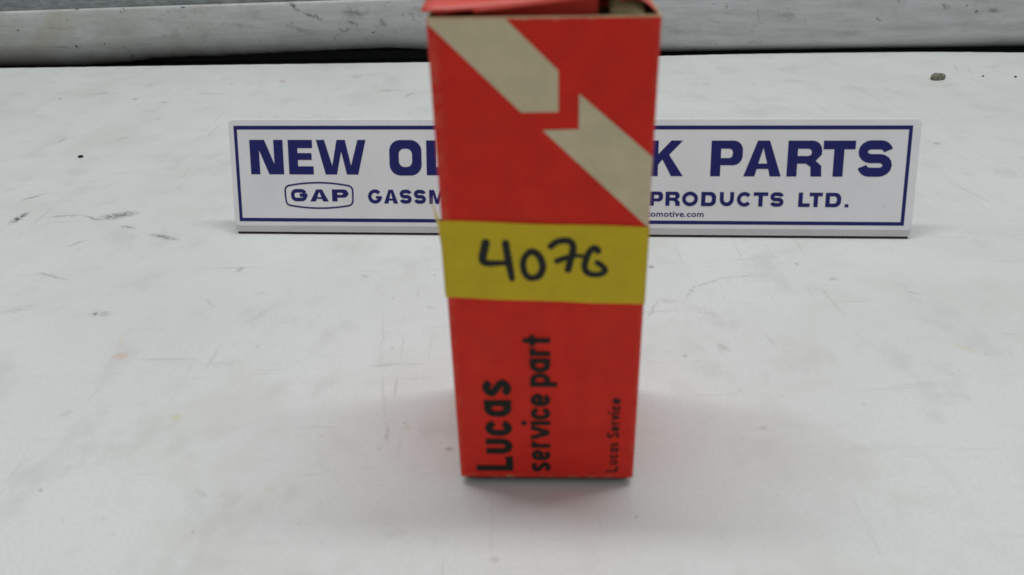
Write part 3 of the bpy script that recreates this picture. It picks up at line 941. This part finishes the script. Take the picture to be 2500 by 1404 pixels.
# lid: hinged at the back, not pushed fully shut, higher on the right
def lift(s):
    return 0.0009 + 0.0050 * (max(0.0, s - 0.12)) ** 1.25
grid = []
xa, xb = -BOX_W / 2 - 0.0010, BOX_W / 2 - 0.0036
for i in range(9):
    fy = i / 8                                   # 0 front, 1 hinge
    row = []
    for j in range(17):
        s = j / 16
        z = BOX_H + 0.0006 + lift(s) * (1 - fy) ** 0.8 + 0.0012 * math.sin(math.pi * fy)
        row.append(bp(xa + (xb - xa) * s, 0.0012 + (BOX_D - 0.0016) * fy, z))
    grid.append(row)
lid = sheet('lid', grid, 0.0005, [M_RED_LIT, M_RAW], box, red_rim=True)
# tuck flap: turns down from the lid's front edge into the carton, narrower than the lid
grid = []
for q in range(9):
    row = []
    for j in range(13):
        s = 0.235 + (0.80 - 0.235) * j / 12
        x = xa + (xb - xa) * s
        ztop = BOX_H + 0.0006 + lift(s)
        dy, dz = [(0.0013, 0.0001), (0.0008, 0.0004), (0.0009, 0.0008), (0.0018, 0.0012), (0.0030, 0.0016), (0.0036, 0.0026),
                  (0.0037, 0.006), (0.0038, 0.010), (0.0038, 0.016)][q]
        y, z = dy, ztop - dz
        row.append(bp(x, y, z))
    grid.append(row)
sheet('tuck_flap', [r[::-1] for r in grid], 0.0005, [M_RED_LIT, M_RAW], lid)
# dust flaps: left one lies flat under the lid, right one has sprung up
grid = []
for i in range(7):
    s = i / 6
    grid.append([bp(-BOX_W / 2 + 0.0008 + 0.019 * s, 0.004 + 0.040 * j / 4, BOX_H - 0.0004 - 0.004 * s) for j in range(5)])
sheet('dust_flap', [r[::-1] for r in grid], 0.0005, [M_RED, M_RAW], box)
grid = []
for i in range(11):
    s = i / 10
    grid.append([bp(BOX_W / 2 - 0.0003 - 0.0150 * s ** 1.3, 0.0016 + 0.040 * j / 4 + 0.010 * s * (1 - j / 4),
                    BOX_H - 0.0002 + 0.0030 * math.sin(min(1.0, s * 2.2) * math.pi * 0.5) - 0.007 * max(0.0, s - 0.45)) for j in range(5)])
sheet('dust_flap', grid, 0.0005, [M_RED_LIT, M_RAW], box, red_rim=True)
# torn inner ply of the right flap, bare card upwards
grid = []
for i in range(5):
    s = i / 4
    grid.append([bp(BOX_W / 2 - 0.0032 - 0.0070 * j / 4, 0.0030 + 0.011 * s, BOX_H - 0.0004 + 0.0042 * s + 0.0004 * j / 4) for j in range(5)])
sheet('inner_ply', [r[::-1] for r in grid], 0.0005, [M_RAW, M_RAW], box)

# print on the front
def on_front_print(u, v, w):
    z = (v * PS + FOOT) / 1000
    bul = 0.18 * math.sin(math.pi * z / BOX_H) * math.cos(math.pi * (u / 1000 - BOX_W / 2) / BOX_W)
    return on_front(u, v, w + 0.05 + bul)
def clip_dense(fl, poly):
    """cut a polygon into thin level bands so that it follows the panel's slight bulge"""
    ys = sorted(set([p[1] for p in poly]))
    lo, hi = min(ys), max(ys)
    cuts = sorted(set(ys + [lo + (hi - lo) * k / 10 for k in range(11)]))
    def xs_at(y, eps):
        r = []
        for (x0, y0), (x1, y1) in zip(poly, poly[1:] + poly[:1]):
            if (y0 - y - eps) * (y1 - y - eps) < 0:
                r.append(x0 + (x1 - x0) * (y - y0) / (y1 - y0))
        return sorted(r)
    for a, b in zip(cuts, cuts[1:]):
        xa_, xb_ = xs_at(a, 1e-5), xs_at(b, -1e-5)
        for k in range(0, min(len(xa_), len(xb_)) - 1, 2):
            l0, r0_, l1, r1_ = xa_[k], xa_[k + 1], xb_[k], xb_[k + 1]
            nseg = 6
            for g in range(nseg):
                p, q = g / nseg, (g + 1) / nseg
                fl.k = 0
                base = len(fl.v)
                fl.v += [(l0 + (r0_ - l0) * p, a, 0), (l0 + (r0_ - l0) * q, a, 0), (l1 + (r1_ - l1) * q, b, 0), (l1 + (r1_ - l1) * p, b, 0)]
                fl.f.append((base, base + 1, base + 2, base + 3))
TOPV = (BOX_H * 1000 - FOOT - 0.35) / PS
a1 = Flat(0)
clip_dense(a1, [(0.15, TOPV - 0.6), (0.55, TOPV), (16.6, TOPV), (27.6, 115.6), (27.65, 106.45), (19.5, 106.4)])
a1.build('arrow_print', on_front_print, M_CREAM, box)
a2 = Flat(0)
clip_dense(a2, [(32.1, 110.5), (48.75, 95.8), (48.75, 78.2), (24.1, 102.3), (32.15, 102.45)])
a2.build('arrow_print', on_front_print, M_CREAM, box)

# lettering that reads upwards: t along v, s up from the baseline towards lower u
def up_text(base_u, h_ref):
    def place(t, s):
        return (base_u - s, t)
    return place
def A(cx, cy, rx, ry, s, e, n=10):
    return [(cx + rx * math.cos(math.radians(s + (e - s) * k / n)), cy + ry * math.sin(math.radians(s + (e - s) * k / n))) for k in range(n + 1)]
def letter(ch, w, xh, t):
    """centre lines of a condensed rounded lower-case letter in a cell w wide"""
    a = t / 2
    x0, x1, y0, y1 = a, w - a, a, xh - a
    cx, cy = w / 2, xh / 2
    rx = (x1 - x0) / 2
    ry = min(rx * 1.15, (y1 - y0) / 2)
    if ch == 'u':
        return [[(x0, xh)] + A(cx, y0 + ry, rx, ry, 180, 360) + [(x1, xh)]]
    if ch == 'c':
        return [[(x1, y1 - ry * .75)] + A(cx, y1 - ry, rx, ry, 25, 180) + A(cx, y0 + ry, rx, ry, 180, 335) + [(x1, y0 + ry * .75)]]
    if ch == 'a':
        return [A(cx, y1 - ry, rx, ry, 0, 180) + A(cx, y0 + ry, rx, ry, 180, 360) + [(x1, y1 - ry)], [(x1, 0), (x1, xh)], [(cx, y1), (x1 + a, y1)], [(cx, y0), (x1, y0)]]
    if ch == 'p':
        return [A(cx, y1 - ry, rx, ry, 180, 0) + A(cx, y0 + ry, rx, ry, 0, -180) + [(x0, y1 - ry)], [(x0, -xh * .34), (x0, xh)]]
    if ch == 's':
        return [smooth_line([(x1, y1 - ry * .45), (cx + rx * .55, y1 - ry * .02), (cx - rx * .3, y1), (x0 + .02, y1 - ry * .55), (cx - rx * .4, cy + ry * .22),
                             (cx + rx * .4, cy - ry * .22), (x1 - .02, y0 + ry * .55), (cx + rx * .3, y0), (cx - rx * .55, y0 + ry * .02), (x0, y0 + ry * .45)], 4)]
    if ch == 'e':
        return [[(x0, cy), (x1, cy)] , [(x1, cy - .01)] + A(cx, y1 - ry, rx, ry, 0, 180) + A(cx, y0 + ry, rx, ry, 180, 330)]
    if ch == 'r':
        return [[(x0, 0), (x0, xh)], A(x0 + rx * 1.5, y1 - ry, rx * 1.5, ry, 180, 80)]
    if ch == 'v':
        return [[(x0 - a * .4, xh), (cx, a * .5)], [(cx, a * .5), (x1 + a * .4, xh)]]
    if ch == 'i':
        return [[(w / 2, 0), (w / 2, xh)], [(w / 2, xh * 1.22), (w / 2, xh * 1.22 + t)]]
    if ch == 't':
        return [[(w * .55, 0), (w * .55, xh * 1.32)], [(0, xh - a), (w * 1.1, xh - a)]]
    if ch == 'L':
        return [[(a, 0), (a, xh)], [(0, a), (w, a)]]
    if ch == 'S':
        return letter('s', w, xh, t)
    return []
def upright(name, rows, base_u, t, mat):
    f_ = Flat(0.003)
    for ch, v0, v1, h in rows:
        for st in letter(ch, v1 - v0, h, t):
            f_.ribbon([(base_u - s, v0 + q) for q, s in st], t)
    return f_.build(name, on_front_print, mat, box)
upright('title_lettering', [('L', 2.6, 7.9, 10.4), ('u', 8.8, 14.2, 7.4), ('c', 15.2, 20.6, 7.35), ('a', 21.8, 27.4, 7.35), ('s', 28.6, 34.2, 7.4)], 15.1, 2.05, M_INK)
upright('subtitle_lettering', [('s', 2.3, 6.0, 5.3), ('e', 6.5, 10.3, 5.3), ('r', 11.0, 14.2, 5.3), ('v', 14.1, 18.7, 5.3), ('i', 18.9, 20.5, 5.3), ('c', 20.9, 25.0, 5.3),
                               ('e', 25.4, 29.6, 5.3), ('p', 31.9, 36.2, 5.3), ('a', 36.6, 40.9, 5.3), ('r', 41.7, 45.0, 5.3), ('t', 44.8, 47.8, 5.3)], 25.6, 1.4, M_INK)
upright('small_lettering', [('L', 2.5, 4.6, 3.3), ('u', 5.1, 6.9, 2.2), ('c', 7.4, 9.0, 2.2), ('a', 9.5, 11.2, 2.2), ('s', 11.6, 13.0, 2.2),
                            ('S', 14.6, 16.6, 3.3), ('e', 17.0, 18.8, 2.2), ('r', 19.3, 20.7, 2.2), ('v', 20.9, 22.6, 2.2), ('i', 22.9, 23.7, 2.2), ('c', 24.1, 25.8, 2.2), ('e', 26.3, 28.2, 2.2)],
        44.4, 0.62, M_INK)

# yellow tape wound round the carton, a little askew, its left corner lifting
def tape_v(u):      # top and bottom edge over u
    return 80.35 - 0.0385 * u + 0.10 * math.sin(u * 0.21), 59.35 - 0.0425 * u + 0.08 * math.sin(u * 0.27 + 1)
V, F = [], []
cols = []
def bul(u, v):
    return 0.18 * math.sin(math.pi * (v + FOOT) / 1000 / BOX_H) * math.cos(math.pi * (u / 1000 - BOX_W / 2) / BOX_W)
W_ = BOX_W * 1000 / PS
for k in range(10):                    # left side, standing off the card
    q = 1 - k / 9
    cols.append(('L', q))
for k in range(33):
    cols.append(('F', k / 32))
for k in range(1, 10):
    cols.append(('R', k / 9))
NR = 8
for kind, q in cols:
    for j in range(NR + 1):
        s = j / NR
        if kind == 'F':
            u = -0.35 + (W_ + 0.5) * q
            top, bot = tape_v(u)
            v = bot + (top - bot) * s
            V.append(on_front(u, v, 0.17 + 0.10 * (2 * s - 1) ** 4 + max(0.0, bul(u, v))))
        elif kind == 'L':
            top, bot = tape_v(-0.4)
            v = bot + (top - bot) * s
            off = (0.35 + 2.5 * q * s ** 2 + 0.4 * q) if q > 0 else 0.35
            V.append(bp(-BOX_W / 2 - off / 1000, (-0.00005 + 0.0065 * q), (v * PS + FOOT + 3.6 * q * s) / 1000))
        else:
            top, bot = tape_v(W_)
            v = bot + (top - bot) * s
            V.append(bp(BOX_W / 2 + 0.00016, 0.00005 + 0.016 * q, (v * PS + FOOT - 0.4 * q) / 1000))
for i in range(len(cols) - 1):
    for j in range(NR):
        a = i * (NR + 1) + j
        F.append((a, a + NR + 1, a + NR + 2, a + 1))
tape = mesh_obj('tape', V, F, M_TAPE, box, smooth=True)
# handwritten number
hw = Flat(0.004)
def pen(pts, w, sub=7, taper=(0.85, 1.0, 0.8)):
    line = smooth_line(pts, sub)
    m_ = len(line)
    ws = []
    for i in range(m_):
        q = i / (m_ - 1)
        k_ = taper[0] + (taper[1] - taper[0]) * q * 2 if q < 0.5 else taper[1] + (taper[2] - taper[1]) * (q - 0.5) * 2
        ws.append(w * k_ * (1 + 0.06 * math.sin(i * 1.3)))
    hw.ribbon(line, [q * 1.55 for q in ws], caps=True)
pen([(10.33, 74.5), (9.9, 72.6), (9.40, 70.4), (9.75, 69.25), (11.1, 68.9), (13.0, 68.95), (15.2, 68.95)], 1.20, taper=(1.1, 1.05, .7))
pen([(15.08, 74.4), (15.35, 71.9), (15.70, 69.3), (16.1, 66.6), (16.35, 64.6)], 1.15, taper=(1, 1.05, .85))
pen([(21.0, 72.0), (19.85, 71.0), (19.2, 69.2), (19.35, 66.8), (20.3, 65.2), (21.45, 64.85), (22.9, 65.4), (23.75, 66.9), (23.9, 68.4), (23.4, 70.2), (22.5, 71.6), (21.4, 72.1), (20.8, 71.9)], 1.05, taper=(.9, 1.05, 1.1))
pen([(25.9, 73.5), (27.0, 74.5), (28.5, 75.0), (30.2, 74.9), (31.15, 73.7), (31.1, 72.0), (30.6, 69.8), (30.05, 67.2)], 1.1, taper=(.95, 1.0, 1.0))
pen([(27.4, 69.55), (28.7, 70.1), (30.4, 70.65), (32.0, 70.95), (33.8, 70.8)], 0.9, taper=(1.1, 1, .6))
pen([(37.15, 72.2), (36.5, 72.9), (35.8, 72.8), (35.0, 71.8), (34.4, 70.2), (34.0, 68.3), (34.4, 66.7), (35.6, 65.9), (37.3, 65.75), (38.5, 66.2), (39.0, 66.9), (38.6, 67.7), (37.9, 68.4), (37.0, 69.1)], 1.05, taper=(1, .95, .85))
def on_tape(u, v, w):
    return on_front(u, v, 0.25 + w + max(0.0, bul(u, v)))
hw.build('handwriting', on_tape, M_MARKER, tape)

# ------------------------------------------------------------------ grit on the table
def crumb(name, loc, size, rz, mat, label, cat, group=None, seed=1, round_=0.5, faces_n=10):
    rnd = random.Random(seed)
    V, F = [], []
    levels = [(0.0, 0.80), (0.30, 1.0), (0.72, 0.92), (1.0, 0.62)]
    ang = [2 * math.pi * (k + rnd.uniform(-.2, .2)) / faces_n for k in range(faces_n)]
    rad = [1 + rnd.uniform(-.16, .16) for _ in ang]
    for z, s in levels:
        for a, r in zip(ang, rad):
            ca, sa = math.cos(a), math.sin(a)
            sq = (abs(ca) ** 3 + abs(sa) ** 3) ** (-1 / 3)      # squarish oval
            q = s * r * (sq * (1 - round_) + round_)
            V.append((ca * q * size[0] / 2 + rnd.uniform(-.03, .03) * size[0], sa * q * size[1] / 2 + rnd.uniform(-.03, .03) * size[1],
                      z * size[2] + (rnd.uniform(-.06, .06) * size[2] if z > 0 else 0)))
    n_ = faces_n
    for i in range(3):
        for k in range(n_):
            F.append((i * n_ + k, i * n_ + (k + 1) % n_, (i + 1) * n_ + (k + 1) % n_, (i + 1) * n_ + k))
    F.append(tuple(range(n_))[::-1])
    F.append(tuple(3 * n_ + k for k in range(n_)))
    o = mesh_obj(name, V, F, mat)
    o.location = loc
    o.rotation_euler = (0, 0, rz)
    tag(o, label, cat, group)
    return o
M_GRIT = mat_plain('tan_grit', (0.30, 0.295, 0.215), 0.8, 0.2, 0.6, 500.0)
M_FLAKE = mat_plain('black_flake', (0.02, 0.022, 0.02), 0.6, 0.3, 0.3)
crumb('pebble', (0.3083, 0.5835, 0), (0.0112, 0.0072, 0.0040), 0.34, M_GRIT, 'small tan pebble lying on the white tabletop right of the sign', 'pebble', seed=9, faces_n=11, round_=0.15)
crumb('paint_flake', (-0.2505, 0.4588, 0), (0.0034, 0.0036, 0.0010), 0.7, M_FLAKE, 'tiny black flake on the white tabletop left of the sign', 'flake', seed=7, faces_n=7)
crumb('grit_speck', (0.3438, 0.5879, 0), (0.0014, 0.0018, 0.0008), 0.5, M_FLAKE, 'dark speck just right of the tan pebble', 'speck', 'dark specks of grit', seed=2, faces_n=7)
crumb('grit_speck', (0.3650, 0.5838, 0), (0.0016, 0.0018, 0.0010), 0.1, M_FLAKE, 'dark speck farthest right on the tabletop, at the edge of the photo', 'speck', 'dark specks of grit', seed=3, faces_n=7)
